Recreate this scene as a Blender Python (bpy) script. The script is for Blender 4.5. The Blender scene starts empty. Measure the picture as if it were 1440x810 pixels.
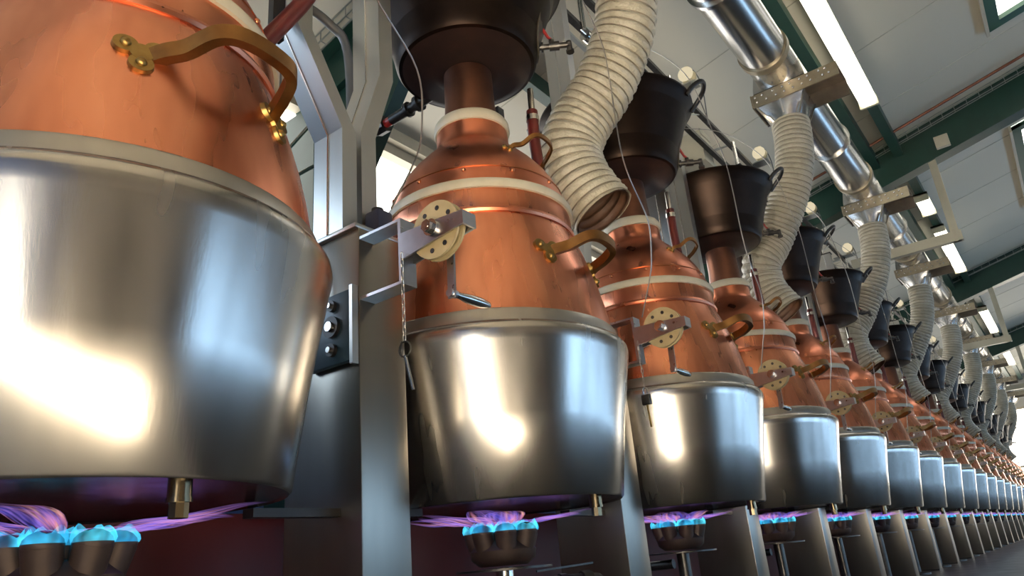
import bpy, bmesh, math, random
from mathutils import Vector, Matrix
random.seed(7)
scene = bpy.context.scene
PI = math.pi
sin, cos = math.sin, math.cos
R = math.radians

# ------------------------------------------------------------------ camera
ZC = 0.415                                   # camera height above the floor
YAW, TILT, ROLL, FPX = R(35.545), R(20.623), R(-5.118), 1031.24
CF = Vector((cos(TILT)*cos(YAW), cos(TILT)*sin(YAW), sin(TILT)))
_r = CF.cross(Vector((0, 0, 1))).normalized()
_u = _r.cross(CF)
CR = _r*cos(ROLL) + _u*sin(ROLL)
CU = -_r*sin(ROLL) + _u*cos(ROLL)
cd = bpy.data.cameras.new('camera'); cam = bpy.data.objects.new('camera', cd)
scene.collection.objects.link(cam)
cd.sensor_width = 36; cd.lens = FPX/1440*36; cd.clip_start = 0.02; cd.clip_end = 200
m = Matrix((CR, CU, -CF)).transposed().to_4x4(); m.translation = Vector((0, 0, ZC))
cam.matrix_world = m
scene.camera = cam

# ------------------------------------------------------------------ world, exposure
w = bpy.data.worlds.new('world'); scene.world = w; w.use_nodes = True
w.node_tree.nodes['Background'].inputs[0].default_value = (0.75, 0.87, 1.0, 1)
w.node_tree.nodes['Background'].inputs[1].default_value = 1.0
scene.view_settings.view_transform = 'Standard'
scene.view_settings.look = 'None'
scene.view_settings.gamma = 1.0
scene.view_settings.use_curve_mapping = False
scene.view_settings.exposure = 0.0
WIN_BLUE, WIN_BACK, WIN_NEAR, DOOR_WHITE, FAR_WHITE, TUBE = 4.8, 4.0, 2.5, 5.0, 8.0, 5.5   # daylight panes and lamp strengths

# low sun that comes in through the open half of the near door and lands on the added pale floor by it
sd = bpy.data.lights.new('sun', 'SUN'); sd.energy = 430.0; sd.color = (1.0, 0.86, 0.66); sd.angle = R(0.6)
sun = bpy.data.objects.new('sun', sd); scene.collection.objects.link(sun); sun.location = (-8, -3, 3)
sun.rotation_euler = Vector((0.95, 0.26, -0.225)).to_track_quat('-Z', 'Y').to_euler()

# ------------------------------------------------------------------ materials
def ramp(nt, fac, stops):
    n = nt.nodes.new('ShaderNodeValToRGB'); e = n.color_ramp.elements
    while len(e) < len(stops): e.new(0.5)
    for el, (p, c) in zip(e, stops): el.position = p; el.color = (c[0], c[1], c[2], 1)
    nt.links.new(fac, n.inputs[0]); return n.outputs[0]
def noise(nt, scale, detail=4, stretch=(1, 1, 1), rough=0.55):
    tc = nt.nodes.new('ShaderNodeTexCoord'); mp = nt.nodes.new('ShaderNodeMapping')
    mp.inputs['Scale'].default_value = stretch
    n = nt.nodes.new('ShaderNodeTexNoise'); n.inputs['Scale'].default_value = scale
    n.inputs['Detail'].default_value = detail; n.inputs['Roughness'].default_value = rough
    nt.links.new(tc.outputs['Object'], mp.inputs[0]); nt.links.new(mp.outputs[0], n.inputs[0])
    return n.outputs[0]
def mat(name, c1, c2=None, metal=0.0, rough=0.5, rough2=None, scale=6, stretch=(1, 1, 1), bump=0.0, bscale=60,
        bstretch=(1, 1, 1), lo=0.25, hi=0.75, detail=3, spec=0.5, aniso=0.0, coat=0.0):
    mt = bpy.data.materials.new(name); mt.use_nodes = True; nt = mt.node_tree
    b = nt.nodes['Principled BSDF']
    b.inputs['Metallic'].default_value = metal; b.inputs['Roughness'].default_value = rough
    b.inputs['Specular IOR Level'].default_value = spec
    b.inputs['Anisotropic'].default_value = aniso
    b.inputs['Coat Weight'].default_value = coat
    c2 = c2 or tuple(x*0.85 for x in c1)
    f = noise(nt, scale, detail, stretch)
    nt.links.new(ramp(nt, f, [(lo, c1), (hi, c2)]), b.inputs['Base Color'])
    if rough2 is not None:
        g = noise(nt, scale*1.7, 2, stretch)
        mr = nt.nodes.new('ShaderNodeMapRange'); nt.links.new(g, mr.inputs[0])
        mr.inputs[1].default_value = 0.15; mr.inputs[2].default_value = 0.85
        mr.inputs[3].default_value = rough; mr.inputs[4].default_value = rough2
        nt.links.new(mr.outputs[0], b.inputs['Roughness'])
    if bump:
        h = noise(nt, bscale, 3, bstretch)
        bp = nt.nodes.new('ShaderNodeBump'); bp.inputs['Strength'].default_value = bump; bp.inputs['Distance'].default_value = 0.01
        nt.links.new(h, bp.inputs['Height']); nt.links.new(bp.outputs[0], b.inputs['Normal'])
    return mt
def emit(name, col, strength):
    mt = bpy.data.materials.new(name); mt.use_nodes = True; nt = mt.node_tree
    nt.nodes.remove(nt.nodes['Principled BSDF'])
    e = nt.nodes.new('ShaderNodeEmission'); e.inputs[0].default_value = (*col, 1); e.inputs[1].default_value = strength
    nt.links.new(e.outputs[0], nt.nodes['Material Output'].inputs[0]); return mt
def flame_mat(name, stops, strength, alpha, scale, stretch):
    mt = bpy.data.materials.new(name); mt.use_nodes = True; nt = mt.node_tree
    nt.nodes.remove(nt.nodes['Principled BSDF'])
    e = nt.nodes.new('ShaderNodeEmission'); e.inputs[1].default_value = strength
    f = noise(nt, scale, 2, stretch); nt.links.new(ramp(nt, f, stops), e.inputs[0])
    t = nt.nodes.new('ShaderNodeBsdfTransparent'); mx = nt.nodes.new('ShaderNodeMixShader')
    g = noise(nt, scale*1.3, 2, stretch); mr = nt.nodes.new('ShaderNodeMapRange')
    mr.inputs[1].default_value = 0.35; mr.inputs[2].default_value = 0.7; mr.inputs[3].default_value = alpha*0.12; mr.inputs[4].default_value = alpha
    nt.links.new(g, mr.inputs[0]); nt.links.new(mr.outputs[0], mx.inputs[0])
    nt.links.new(t.outputs[0], mx.inputs[1]); nt.links.new(e.outputs[0], mx.inputs[2])
    nt.links.new(mx.outputs[0], nt.nodes['Material Output'].inputs[0]); return mt

M = {}
M['steel'] = mat('brushed_steel', (0.56, 0.54, 0.51), (0.42, 0.40, 0.37), 1, 0.19, 0.31, 7, (1, 1, 0.12), 0.015, 160, (1, 1, 0.04))
M['underside'] = mat('dark_underside_steel', (0.16, 0.14, 0.13), (0.08, 0.07, 0.07), 1, 0.16, 0.28, 9)  # darker and smoother than the jacket steel
M['steel_band'] = mat('steel_collar', (0.50, 0.48, 0.44), (0.36, 0.34, 0.31), 1, 0.28, 0.4, 9, (1, 1, 0.6))
M['post'] = mat('post_steel', (0.36, 0.33, 0.28), (0.24, 0.22, 0.19), 1, 0.26, 0.36, 4, (1, 1, 0.12), 0.04, 80, (1, 1, 0.05))
M['column'] = mat('column_steel', (0.62, 0.61, 0.58), (0.50, 0.48, 0.44), 1, 0.28, 0.38, 4, (1, 1, 0.2))
M['winch'] = mat('winch_steel', (0.55, 0.55, 0.58), (0.45, 0.44, 0.45), 1, 0.26, 0.34, 20)
M['dark_steel'] = mat('dark_steel', (0.10, 0.095, 0.09), (0.06, 0.055, 0.05), 0.9, 0.4, None, 20)
M['copper'] = mat('copper', (0.80, 0.33, 0.19), (0.56, 0.18, 0.095), 1, 0.20, 0.36, 8, (1, 1, 0.14), 0.0, 40, (1, 1, 0.4), 0.30, 0.72)
M['copper_dome'] = mat('copper_dome', (0.72, 0.27, 0.155), (0.52, 0.165, 0.09), 1, 0.24, 0.38, 7, (1, 1, 0.5), 0.0)
M['copper_rivet'] = mat('copper_rivet', (0.62, 0.24, 0.12), None, 1, 0.3)
M['brass'] = mat('brass', (0.40, 0.26, 0.085), (0.27, 0.16, 0.05), 1, 0.32, 0.42, 25)
M['brass_handle'] = mat('brass_handle', (0.34, 0.17, 0.055), (0.22, 0.10, 0.035), 1, 0.33, 0.48, 18)
M['dark_brass'] = mat('dark_brass', (0.22, 0.17, 0.10), (0.14, 0.11, 0.07), 1, 0.26, None, 25)
M['gasket'] = mat('cream_gasket', (0.50, 0.46, 0.36), (0.42, 0.38, 0.28), 0, 0.45, None, 15)
M['neck'] = mat('brown_neck', (0.20, 0.085, 0.05), (0.11, 0.05, 0.035), 0.9, 0.34, 0.45, 8)
M['pot'] = mat('blackened_pot', (0.024, 0.015, 0.011), (0.014, 0.009, 0.007), 0.85, 0.38, 0.48, 10, spec=0.2)
M['pot_bottom'] = mat('sooty_pot_bottom', (0.016, 0.010, 0.009), (0.03, 0.015, 0.012), 0.4, 0.45, None, 18)
M['pot_plate'] = mat('worn_pot_plate', (0.14, 0.12, 0.09), (0.05, 0.042, 0.034), 0.5, 0.36, 0.5, 14)
M['black'] = mat('black_iron', (0.014, 0.013, 0.013), (0.022, 0.02, 0.02), 0.3, 0.42, None, 20)
M['hose'] = mat('hose_fabric', (0.47, 0.44, 0.35), (0.36, 0.33, 0.25), 0, 0.33, None, 9, (1, 1, 1), 0.9, 42, (1, 1, 1), 0.35, 0.65, 4, 0.6)
M['hose_in'] = mat('hose_lining', (0.11, 0.05, 0.025), (0.06, 0.028, 0.016), 0, 0.6, None, 14)
M['hose_wire'] = mat('hose_wire', (0.20, 0.17, 0.12), None, 0, 0.5)
M['duct'] = mat('duct_steel', (0.66, 0.65, 0.63), (0.56, 0.55, 0.53), 1, 0.22, 0.27, 2, (0.2, 1, 1))
M['plate'] = mat('damper_plate', (0.42, 0.37, 0.27), (0.33, 0.28, 0.20), 0.85, 0.38, 0.5, 14)
M['damper_dark'] = mat('damper_shell', (0.22, 0.19, 0.16), (0.15, 0.13, 0.11), 0.8, 0.4, None, 12)
M['green'] = mat('green_paint', (0.010, 0.050, 0.036), (0.008, 0.038, 0.028), 0, 0.38, None, 8)
M['green_light'] = mat('green_frame_paint', (0.035, 0.10, 0.055), None, 0, 0.4)
M['ceiling'] = mat('ceiling_panel', (0.72, 0.68, 0.57), (0.67, 0.63, 0.52), 0, 0.6, None, 0.7)
M['ceiling_seam'] = mat('ceiling_seam', (0.60, 0.57, 0.47), None, 0, 0.6)
M['wall'] = mat('wall_paint', (0.60, 0.58, 0.52), (0.52, 0.50, 0.45), 0, 0.7, None, 1.2)
M['wall_dim'] = mat('grey_wall_paint', (0.055, 0.048, 0.042), (0.04, 0.035, 0.03), 0, 0.7, None, 1.2)
M['wall_tan'] = mat('tan_wall_paint', (0.32, 0.275, 0.22), (0.27, 0.23, 0.18), 0, 0.7, None, 1.2)
M['wall_blue'] = mat('blue_wall_paint', (0.06, 0.15, 0.42), (0.05, 0.12, 0.34), 0, 0.6, None, 1.2)
M['red'] = mat('dark_red_paint', (0.11, 0.008, 0.008), (0.07, 0.006, 0.006), 0, 0.5, None, 3)
M['floor'] = mat('dark_floor', (0.028, 0.027, 0.027), (0.018, 0.017, 0.017), 0, 0.32, 0.45, 2.5, (1, 1, 1), 0.05, 40)
M['floor_bounce'] = mat('bounce_floor_pale', (0.52, 0.49, 0.44), (0.44, 0.41, 0.37), 0, 0.55, None, 3)  # tone of the added floor patch, kept light for bounce
M['cream'] = mat('cream_metal', (0.50, 0.47, 0.36), (0.44, 0.41, 0.31), 0.2, 0.4, None, 6)
M['lamp_case'] = mat('lamp_case', (0.66, 0.60, 0.42), None, 0, 0.4)
M['rust'] = mat('rusty_pipe', (0.22, 0.08, 0.04), (0.15, 0.055, 0.03), 0.3, 0.5, None, 10)
M['red_hose'] = mat('red_rubber', (0.11, 0.012, 0.009), (0.07, 0.008, 0.006), 0, 0.38, None, 14)
M['red_lever'] = mat('red_lever', (0.30, 0.02, 0.02), None, 0, 0.35)
M['grey_rubber'] = mat('grey_conduit', (0.12, 0.125, 0.13), None, 0, 0.45)
M['navy'] = mat('navy_plastic', (0.018, 0.022, 0.05), None, 0, 0.45)
M['box_blue'] = mat('switch_box_paint', (0.02, 0.045, 0.07), (0.014, 0.03, 0.05), 0.1, 0.4, None, 20)
M['pulley'] = mat('pulley_disc', (0.44, 0.36, 0.21), (0.34, 0.27, 0.14), 0.1, 0.45, None, 20)
M['wire'] = mat('steel_wire', (0.40, 0.38, 0.35), None, 0.9, 0.35)
M['chrome'] = mat('bright_steel', (0.72, 0.70, 0.67), None, 1, 0.18)
M['frame'] = mat('window_frame', (0.58, 0.52, 0.40), (0.52, 0.46, 0.35), 0, 0.5, None, 8)
M['tray'] = mat('wire_tray', (0.50, 0.52, 0.50), None, 0.8, 0.35)
M['nozzle'] = mat('cast_iron_nozzle', (0.075, 0.05, 0.04), (0.05, 0.034, 0.028), 0.4, 0.5, None, 30)
M['orange'] = mat('orange_clip', (0.75, 0.33, 0.05), None, 0, 0.5)
M['pane_blue'] = emit('daylit_pane_cool', (0.42, 0.68, 1.0), WIN_BLUE)
M['pane_low'] = emit('daylit_pane_low', (0.60, 0.79, 1.0), 8.0)
M['pane_near'] = emit('daylit_pane_near', (0.80, 0.90, 1.0), WIN_NEAR)
M['pane_back'] = emit('daylit_pane_back', (1.0, 0.97, 0.92), WIN_BACK)
M['pane_door'] = emit('daylit_pane_door', (1.0, 0.93, 0.80), DOOR_WHITE)
_nt = M['pane_door'].node_tree; _a = _nt.nodes.new('ShaderNodeAddShader'); _t = _nt.nodes.new('ShaderNodeBsdfTransparent')
_nt.links.new(_nt.nodes['Emission'].outputs[0], _a.inputs[0]); _nt.links.new(_t.outputs[0], _a.inputs[1]); _nt.links.new(_a.outputs[0], _nt.nodes['Material Output'].inputs[0])
M['pane_far'] = emit('daylit_pane_far', (1.0, 0.93, 0.80), FAR_WHITE)
M['tube'] = emit('fluorescent_cover', (1.0, 0.96, 0.80), TUBE)
M['bulb'] = emit('bulkhead_glow', (1.0, 0.86, 0.58), 0.75)
M['flame_core'] = flame_mat('flame_cyan', [(0.3, (0.0, 0.22, 0.60)), (0.7, (0.10, 0.75, 1.0))], 2.0, 0.75, 20, (1, 1, 0.4))
def veil_mat():
    mt = bpy.data.materials.new('flame_violet'); mt.use_nodes = True; nt = mt.node_tree
    nt.nodes.remove(nt.nodes['Principled BSDF'])
    tc = nt.nodes.new('ShaderNodeTexCoord'); mp = nt.nodes.new('ShaderNodeMapping'); mp.inputs['Scale'].default_value = (1.3, 6, 1)
    nt.links.new(tc.outputs['UV'], mp.inputs[0])
    n1 = nt.nodes.new('ShaderNodeTexNoise'); n1.inputs['Scale'].default_value = 1.0; n1.inputs['Detail'].default_value = 2; nt.links.new(mp.outputs[0], n1.inputs[0])
    e = nt.nodes.new('ShaderNodeEmission'); e.inputs[1].default_value = 1.7
    nt.links.new(ramp(nt, n1.outputs[0], [(0.32, (0.06, 0.06, 0.50)), (0.5, (0.28, 0.16, 0.62)), (0.62, (0.62, 0.22, 0.34)), (0.72, (0.95, 0.50, 0.40))]), e.inputs[0])
    sp = nt.nodes.new('ShaderNodeSeparateXYZ'); nt.links.new(tc.outputs['UV'], sp.inputs[0])
    fade = nt.nodes.new('ShaderNodeValToRGB'); el = fade.color_ramp.elements; el[0].position = 0.0; el[0].color = (0.15, 0.15, 0.15, 1); el[1].position = 1.0; el[1].color = (0, 0, 0, 1)
    x = el.new(0.25); x.color = (0.85, 0.85, 0.85, 1); x = el.new(0.65); x.color = (0.4, 0.4, 0.4, 1)
    nt.links.new(sp.outputs[0], fade.inputs[0])
    mr = nt.nodes.new('ShaderNodeMapRange'); mr.inputs[1].default_value = 0.38; mr.inputs[2].default_value = 0.68; mr.inputs[3].default_value = 0.02; mr.inputs[4].default_value = 0.75
    n2 = nt.nodes.new('ShaderNodeTexNoise'); n2.inputs['Scale'].default_value = 1.6; nt.links.new(mp.outputs[0], n2.inputs[0]); nt.links.new(n2.outputs[0], mr.inputs[0])
    mu = nt.nodes.new('ShaderNodeMath'); mu.operation = 'MULTIPLY'; nt.links.new(mr.outputs[0], mu.inputs[0]); nt.links.new(fade.outputs[0], mu.inputs[1])
    t = nt.nodes.new('ShaderNodeBsdfTransparent'); mx = nt.nodes.new('ShaderNodeMixShader'); nt.links.new(mu.outputs[0], mx.inputs[0])
    nt.links.new(t.outputs[0], mx.inputs[1]); nt.links.new(e.outputs[0], mx.inputs[2]); nt.links.new(mx.outputs[0], nt.nodes['Material Output'].inputs[0])
    return mt
M['flame_veil'] = veil_mat()

# ------------------------------------------------------------------ mesh building
class B:
    """collects shapes given in world metres; base is the origin of the thing they belong to"""
    def __init__(s, base=(0, 0, 0)):
        s.bm = bmesh.new(); s.o = Vector(base)
    def v(s, p): return s.bm.verts.new(Vector(p) - s.o)
    def face(s, vs):
        try: return s.bm.faces.new(vs)
        except ValueError: return None
    def hexa(s, P):
        a = [s.v(p) for p in P]
        for q in ((0, 3, 2, 1), (4, 5, 6, 7), (0, 1, 5, 4), (1, 2, 6, 5), (2, 3, 7, 6), (3, 0, 4, 7)): s.face([a[i] for i in q])
        return s
    def box(s, x0, x1, y0, y1, z0, z1):
        return s.hexa([(x0, y0, z0), (x1, y0, z0), (x1, y1, z0), (x0, y1, z0), (x0, y0, z1), (x1, y0, z1), (x1, y1, z1), (x0, y1, z1)])
    def bar(s, a, b, wx, wz, up=(0, 0, 1)):
        a, b = Vector(a), Vector(b); d = (b-a).normalized(); up = Vector(up)
        if abs(d.dot(up)) > 0.98: up = Vector((1, 0, 0))
        x = d.cross(up).normalized()*wx/2; z = x.cross(d).normalized()*wz/2
        return s.hexa([a-x-z, a+x-z, b+x-z, b-x-z, a-x+z, a+x+z, b+x+z, b-x+z])
    def lathe(s, prof, c=(0, 0), seg=64, a0=0, a1=2*PI):
        full = abs(a1-a0-2*PI) < 1e-6; n = seg if full else seg+1; rings = []
        for r, z in prof:
            if r < 1e-5: rings.append([s.v((c[0], c[1], z))]); continue
            rings.append([s.v((c[0]+r*cos(a0+(a1-a0)*i/seg), c[1]+r*sin(a0+(a1-a0)*i/seg), z)) for i in range(n)])
        for p, q in zip(rings, rings[1:]):
            for i in range(seg):
                j = (i+1) % n
                if len(p) == 1 and len(q) == 1: continue
                if len(p) == 1: s.face([p[0], q[j], q[i]])
                elif len(q) == 1: s.face([p[i], p[j], q[0]])
                else: s.face([p[i], p[j], q[j], q[i]])
        return s
    def cyl(s, a, b, r, seg=16, r2=None, caps=True):
        a, b = Vector(a), Vector(b); d = (b-a).normalized()
        u = d.orthogonal().normalized(); w_ = d.cross(u); r2 = r if r2 is None else r2
        A = [s.v(a + (u*cos(2*PI*i/seg) + w_*sin(2*PI*i/seg))*r) for i in range(seg)]
        C = [s.v(b + (u*cos(2*PI*i/seg) + w_*sin(2*PI*i/seg))*r2) for i in range(seg)]
        for i in range(seg): s.face([A[i], A[(i+1) % seg], C[(i+1) % seg], C[i]])
        if caps: s.face(A[::-1]); s.face(C)
        return s
    def tube(s, path, r, seg=10, closed=False, caps=True, prof=None, up=None):
        """sweep a circle (or a profile of (side, up) offsets) along the path; r may be a list"""
        p = [Vector(q) for q in path]; n = len(p); rings = []
        prev = None
        for i in range(n):
            if closed: t = (p[(i+1) % n] - p[i-1]).normalized()
            else: t = (p[min(i+1, n-1)] - p[max(i-1, 0)]).normalized()
            if up is not None:
                x = t.cross(Vector(up)).normalized()
            elif prev is None: x = t.orthogonal().normalized()
            else: x = (prev - t*prev.dot(t)).normalized()
            prev = x; y = t.cross(x)
            rr = r[i] if isinstance(r, (list, tuple)) else r
            if prof: rings.append([s.v(p[i] + x*a + y*b) for a, b in prof])
            else: rings.append([s.v(p[i] + (x*cos(2*PI*k/seg) + y*sin(2*PI*k/seg))*rr) for k in range(seg)])
        k = len(rings[0])
        for i in range(n if closed else n-1):
            A, C = rings[i], rings[(i+1) % n]
            for j in range(k): s.face([A[j], A[(j+1) % k], C[(j+1) % k], C[j]])
        if caps and not closed: s.face(rings[0][::-1]); s.face(rings[-1])
        return s
    def ball(s, c, r, seg=10, rings=6, sq=(1, 1, 1)):
        mtx = Matrix.Translation(Vector(c)-s.o) @ Matrix.Diagonal((*[r*q for q in sq], 1))
        bmesh.ops.create_uvsphere(s.bm, u_segments=seg, v_segments=rings, radius=1, matrix=mtx); return s
    def prism(s, poly, d):
        d = Vector(d); A = [s.v(p) for p in poly]; C = [s.v(Vector(p)+d) for p in poly]; n = len(poly)
        s.face(A[::-1]); s.face(C)
        for i in range(n): s.face([A[i], A[(i+1) % n], C[(i+1) % n], C[i]])
        return s
    def loft(s, rings, caps=False):
        Rr = [[s.v(p) for p in q] for q in rings]; n = len(Rr[0])
        for A, C in zip(Rr, Rr[1:]):
            for j in range(n): s.face([A[j], A[(j+1) % n], C[(j+1) % n], C[j]])
        if caps: s.face(Rr[0][::-1]); s.face(Rr[-1])
        return s
    def build(s, name, material, parent=None, smooth=40, bevel=0.0, flip=True):
        if bevel:
            bmesh.ops.bevel(s.bm, geom=[e for e in s.bm.edges], offset=bevel, segments=2, affect='EDGES', profile=0.5)
        if flip: bmesh.ops.recalc_face_normals(s.bm, faces=s.bm.faces)
        me = bpy.data.meshes.new(name); s.bm.to_mesh(me); s.bm.free()
        if smooth:
            me.polygons.foreach_set('use_smooth', [True]*len(me.polygons))
            me.set_sharp_from_angle(angle=R(smooth))
        me.materials.append(M[material])
        o = bpy.data.objects.new(name, me); scene.collection.objects.link(o)
        if parent is not None: o.parent = parent
        else: o.location = s.o
        return o

def tag(o, label=None, cat=None, group=None, kind=None):
    for k, val in (('label', label), ('category', cat), ('group', group), ('kind', kind)):
        if val: o[k] = val
    return o
def thing(name, label, cat, base, group=None):
    o = bpy.data.objects.new(name, None); scene.collection.objects.link(o); o.location = base
    o.empty_display_size = 0.1
    return tag(o, label, cat, group)
def dup(root, dx, label=None, group=None):
    """a copy of a thing, its parts and sub-parts, moved along the row"""
    def cp(o, par):
        c = o.copy(); scene.collection.objects.link(c); c.parent = par
        for ch in o.children: cp(ch, c)
        return c
    kids = list(root.children); c = root.copy(); scene.collection.objects.link(c)
    c.location = root.location + Vector(dx)
    for ch in kids: cp(ch, c)
    if label: c['label'] = label
    if group: c['group'] = group
    return c
def struct(b, name, material, **k): return tag(b.build(name, material, **k), kind='structure')
def spline(pts, n):
    """Catmull-Rom through the points, n samples per span"""
    p = [Vector(q) for q in pts]; p = [p[0]*2-p[1]] + p + [p[-1]*2-p[-2]]; out = []
    for i in range(1, len(p)-2):
        for k in range(n):
            t = k/n; a, b, c, d = p[i-1], p[i], p[i+1], p[i+2]
            out.append(0.5*((2*b) + (c-a)*t + (2*a-5*b+4*c-d)*t*t + (3*b-a-3*c+d)*t**3))
    out.append(p[-2]); return out
def ray(u, v): return CF + CR*((u-720)/FPX) - CU*((v-405)/FPX)
def onY(u, v, y):
    d = ray(u, v); q = d*(y/d.y); return Vector((q.x, q.y, q.z+ZC))

# ------------------------------------------------------------------ layout of the row
PITCH = 1.3
AX, AY = 0.6356, 1.5077                       # axis of the first still
NST = 19
JB = 0.17 + ZC                                # underside of the steel jackets
X0, X1 = -4.5, 28.0                           # hall ends
YB, YF = 3.9, -5.6                            # wall behind the stills, window wall across the aisle
YR = -1.2                                     # ridge
SL = 0.24
def zroof(y): return (4.2 + ZC - SL*(y-0.97)) if y >= YR else (4.2 + ZC - SL*(YR-0.97) + SL*(y-YR))

# ------------------------------------------------------------------ the hall
struct(B((0, 0, 0)).box(X0, X1, YF, YB, -0.12, 0), 'floor', 'floor', smooth=0)
B((-2, -1.5, 0)).box(X0, 1.15, -4.8, 0.9, 0.0, 0.006).build('bounce_floor', 'floor_bounce', bpy.data.objects['floor'], smooth=0).location = (-2, -1.5, 0)  # unseen pale patch, added to bounce sunlight into the jackets
ce = B()
T = 0.12
ce.hexa([(X0, YR, zroof(YR)), (X1, YR, zroof(YR)), (X1, YB, zroof(YB)), (X0, YB, zroof(YB)),
         (X0, YR, zroof(YR)+T), (X1, YR, zroof(YR)+T), (X1, YB, zroof(YB)+T), (X0, YB, zroof(YB)+T)])
ce.hexa([(X0, YF, zroof(YF)), (X1, YF, zroof(YF)), (X1, YR, zroof(YR)), (X0, YR, zroof(YR)),
         (X0, YF, zroof(YF)+T), (X1, YF, zroof(YF)+T), (X1, YR, zroof(YR)+T), (X0, YR, zroof(YR)+T)])
ceil = struct(ce, 'ceiling', 'ceiling', smooth=0)
for x in [X0 + 1.2*i + 0.5 for i in range(27)]:            # panel joints
    b = B(); b.bar((x, YR, zroof(YR)-0.002), (x, YB, zroof(YB)-0.002), 0.008, 0.006); b.build('panel_joint', 'ceiling_seam', ceil, smooth=0)

# wall behind the stills, high windows under a cornice
wb = struct(B().box(X0, 1.6, YB, YB+0.2, 0, 1.95).box(1.6, X1, YB, YB+0.2, 0, 2.15).box(X0, 1.6, YB, YB+0.2, 2.95, zroof(YB)), 'wall_back', 'wall_blue', smooth=0)
wins = [(2.2 + 3.05*i, 2.2 + 3.05*i + 2.75) for i in range(8)]
lowins = [(-3.9, -1.5), (-1.3, 1.2)]
b = B()
edges = [1.6] + [e for wn in wins for e in wn] + [X1]
for i in range(0, len(edges), 2):
    if edges[i+1] > edges[i]: b.box(edges[i], edges[i+1], YB, YB+0.2, 2.15, zroof(YB))
edges = [X0] + [e for wn in lowins for e in wn] + [1.6]
for i in range(0, len(edges), 2): b.box(edges[i], edges[i+1], YB, YB+0.2, 1.95, 2.95)
b.build('wall_pier', 'wall', wb, smooth=0)
nwin = 0
def window(x0, x1, y, z0, z1, pane, nm, frame='frame', side=-1, mull=1):
    """glazed window in a wall parallel to the row; side = direction the room lies in"""
    global nwin; nwin += 1
    f = struct(B((x0, y, z0)).box(x0, x1, y-side*0.06, y-side*0.05, z0, z1), 'window_%d' % nwin, pane, smooth=0)
    fb = B((x0, y, z0)); t = 0.06
    for a in ((x0, x1, z0, z0+t), (x0, x1, z1-t, z1), (x0, x0+t, z0, z1), (x1-t, x1, z0, z1)):
        fb.box(a[0], a[1], min(y-side*0.06, y+side*0.02), max(y-side*0.06, y+side*0.02), a[2], a[3])
    for k in range(mull):
        xm = x0+(x1-x0)*(k+1)/(mull+1); fb.box(xm-0.025, xm+0.025, min(y-side*0.06, y), max(y-side*0.06, y), z0, z1)
    fb.build('window_frame', frame, f, smooth=0)
    return f
for x0, x1 in wins: window(x0, x1, YB, 2.15, zroof(YB)-0.12, 'pane_back', 'back')
for x0, x1 in lowins: window(x0, x1, YB, 1.95, 2.95, 'pane_low', 'back')
struct(B().box(X0, X1, YB-0.16, YB, zroof(YB)-0.13, zroof(YB)-0.02).box(X0, X1, YB-0.09, YB, zroof(YB)-0.22, zroof(YB)-0.13), 'trim_1', 'frame', smooth=0)
# low red wall behind the burners
struct(B().box(X0, X1, 2.06, 2.16, 0, 0.63), 'wall_low', 'red', smooth=0)

# window wall across the aisle
wf = struct(B().box(X0, X1, YF-0.2, YF, 0, 0.12).box(X0, X1, YF-0.2, YF, 1.55, zroof(YF)), 'wall_front', 'wall_tan', smooth=0)
fw = [(3.0 + 2.7*i, 3.0 + 2.7*i + 2.4) for i in range(9)]
edges = [X0] + [e for wn in fw for e in wn] + [X1]; b = B()
for i in range(0, len(edges), 2): b.box(edges[i], edges[i+1], YF-0.2, YF, 0.12, 1.55)
b.build('wall_pier', 'wall_dim', wf, smooth=0)
for x0, x1 in fw: window(x0, x1, YF, 0.12, 1.55, 'pane_blue', 'front', 'green', side=1, mull=2)

# end walls: glazed double door behind the camera, tall windows at the far end
def endwall(x, xo, openings, nm, material):
    b = B(); lo, hi = min(x, xo), max(x, xo)
    ys = [YF] + [e for o in openings for e in o[:2]] + [YB]
    for i in range(0, len(ys), 2): b.box(lo, hi, ys[i], ys[i+1], 0, 5.2)
    for y0, y1, z0, z1 in openings:
        if z0 > 0: b.box(lo, hi, y0, y1, 0, z0)
        b.box(lo, hi, y0, y1, z1, 5.2)
    return struct(b, nm, material, smooth=0)
endwall(X0, X0-0.2, [(-2.5, -1.2, 0.0, 1.3), (0.2, 3.7, 2.8, 4.2)], 'wall_near', 'wall_blue')
dn = struct(B((X0, -2.5, 0)).box(X0-0.08, X0-0.07, -2.5, -1.2, 0, 1.3), 'door_1', 'pane_door', smooth=0)
b = B((X0, -2.5, 0))
for y in (-2.5, -1.26): b.box(X0-0.07, X0, y, y+0.06, 0, 1.3)
b.box(X0-0.07, X0, -2.5, -1.2, 1.24, 1.3); b.build('door_frame', 'green', dn, smooth=0)
nwin += 1
f = struct(B((X0, 0.2, 2.8)).box(X0-0.08, X0-0.07, 0.2, 3.7, 2.8, 4.2), 'window_%d' % nwin, 'pane_near', smooth=0)
b = B((X0, 0.2, 2.8))
for y in (0.2, 1.33, 2.5, 3.64): b.box(X0-0.07, X0, y, y+0.06, 2.8, 4.2)
for z in (2.8, 4.14): b.box(X0-0.07, X0, 0.2, 3.7, z, z+0.06)
b.build('window_frame', 'frame', f, smooth=0)
endwall(X1, X1+0.2, [(-3.0, -0.6, 0.4, 3.4), (0.2, 3.4, 0.4, 3.7)], 'wall_far', 'wall')
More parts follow.
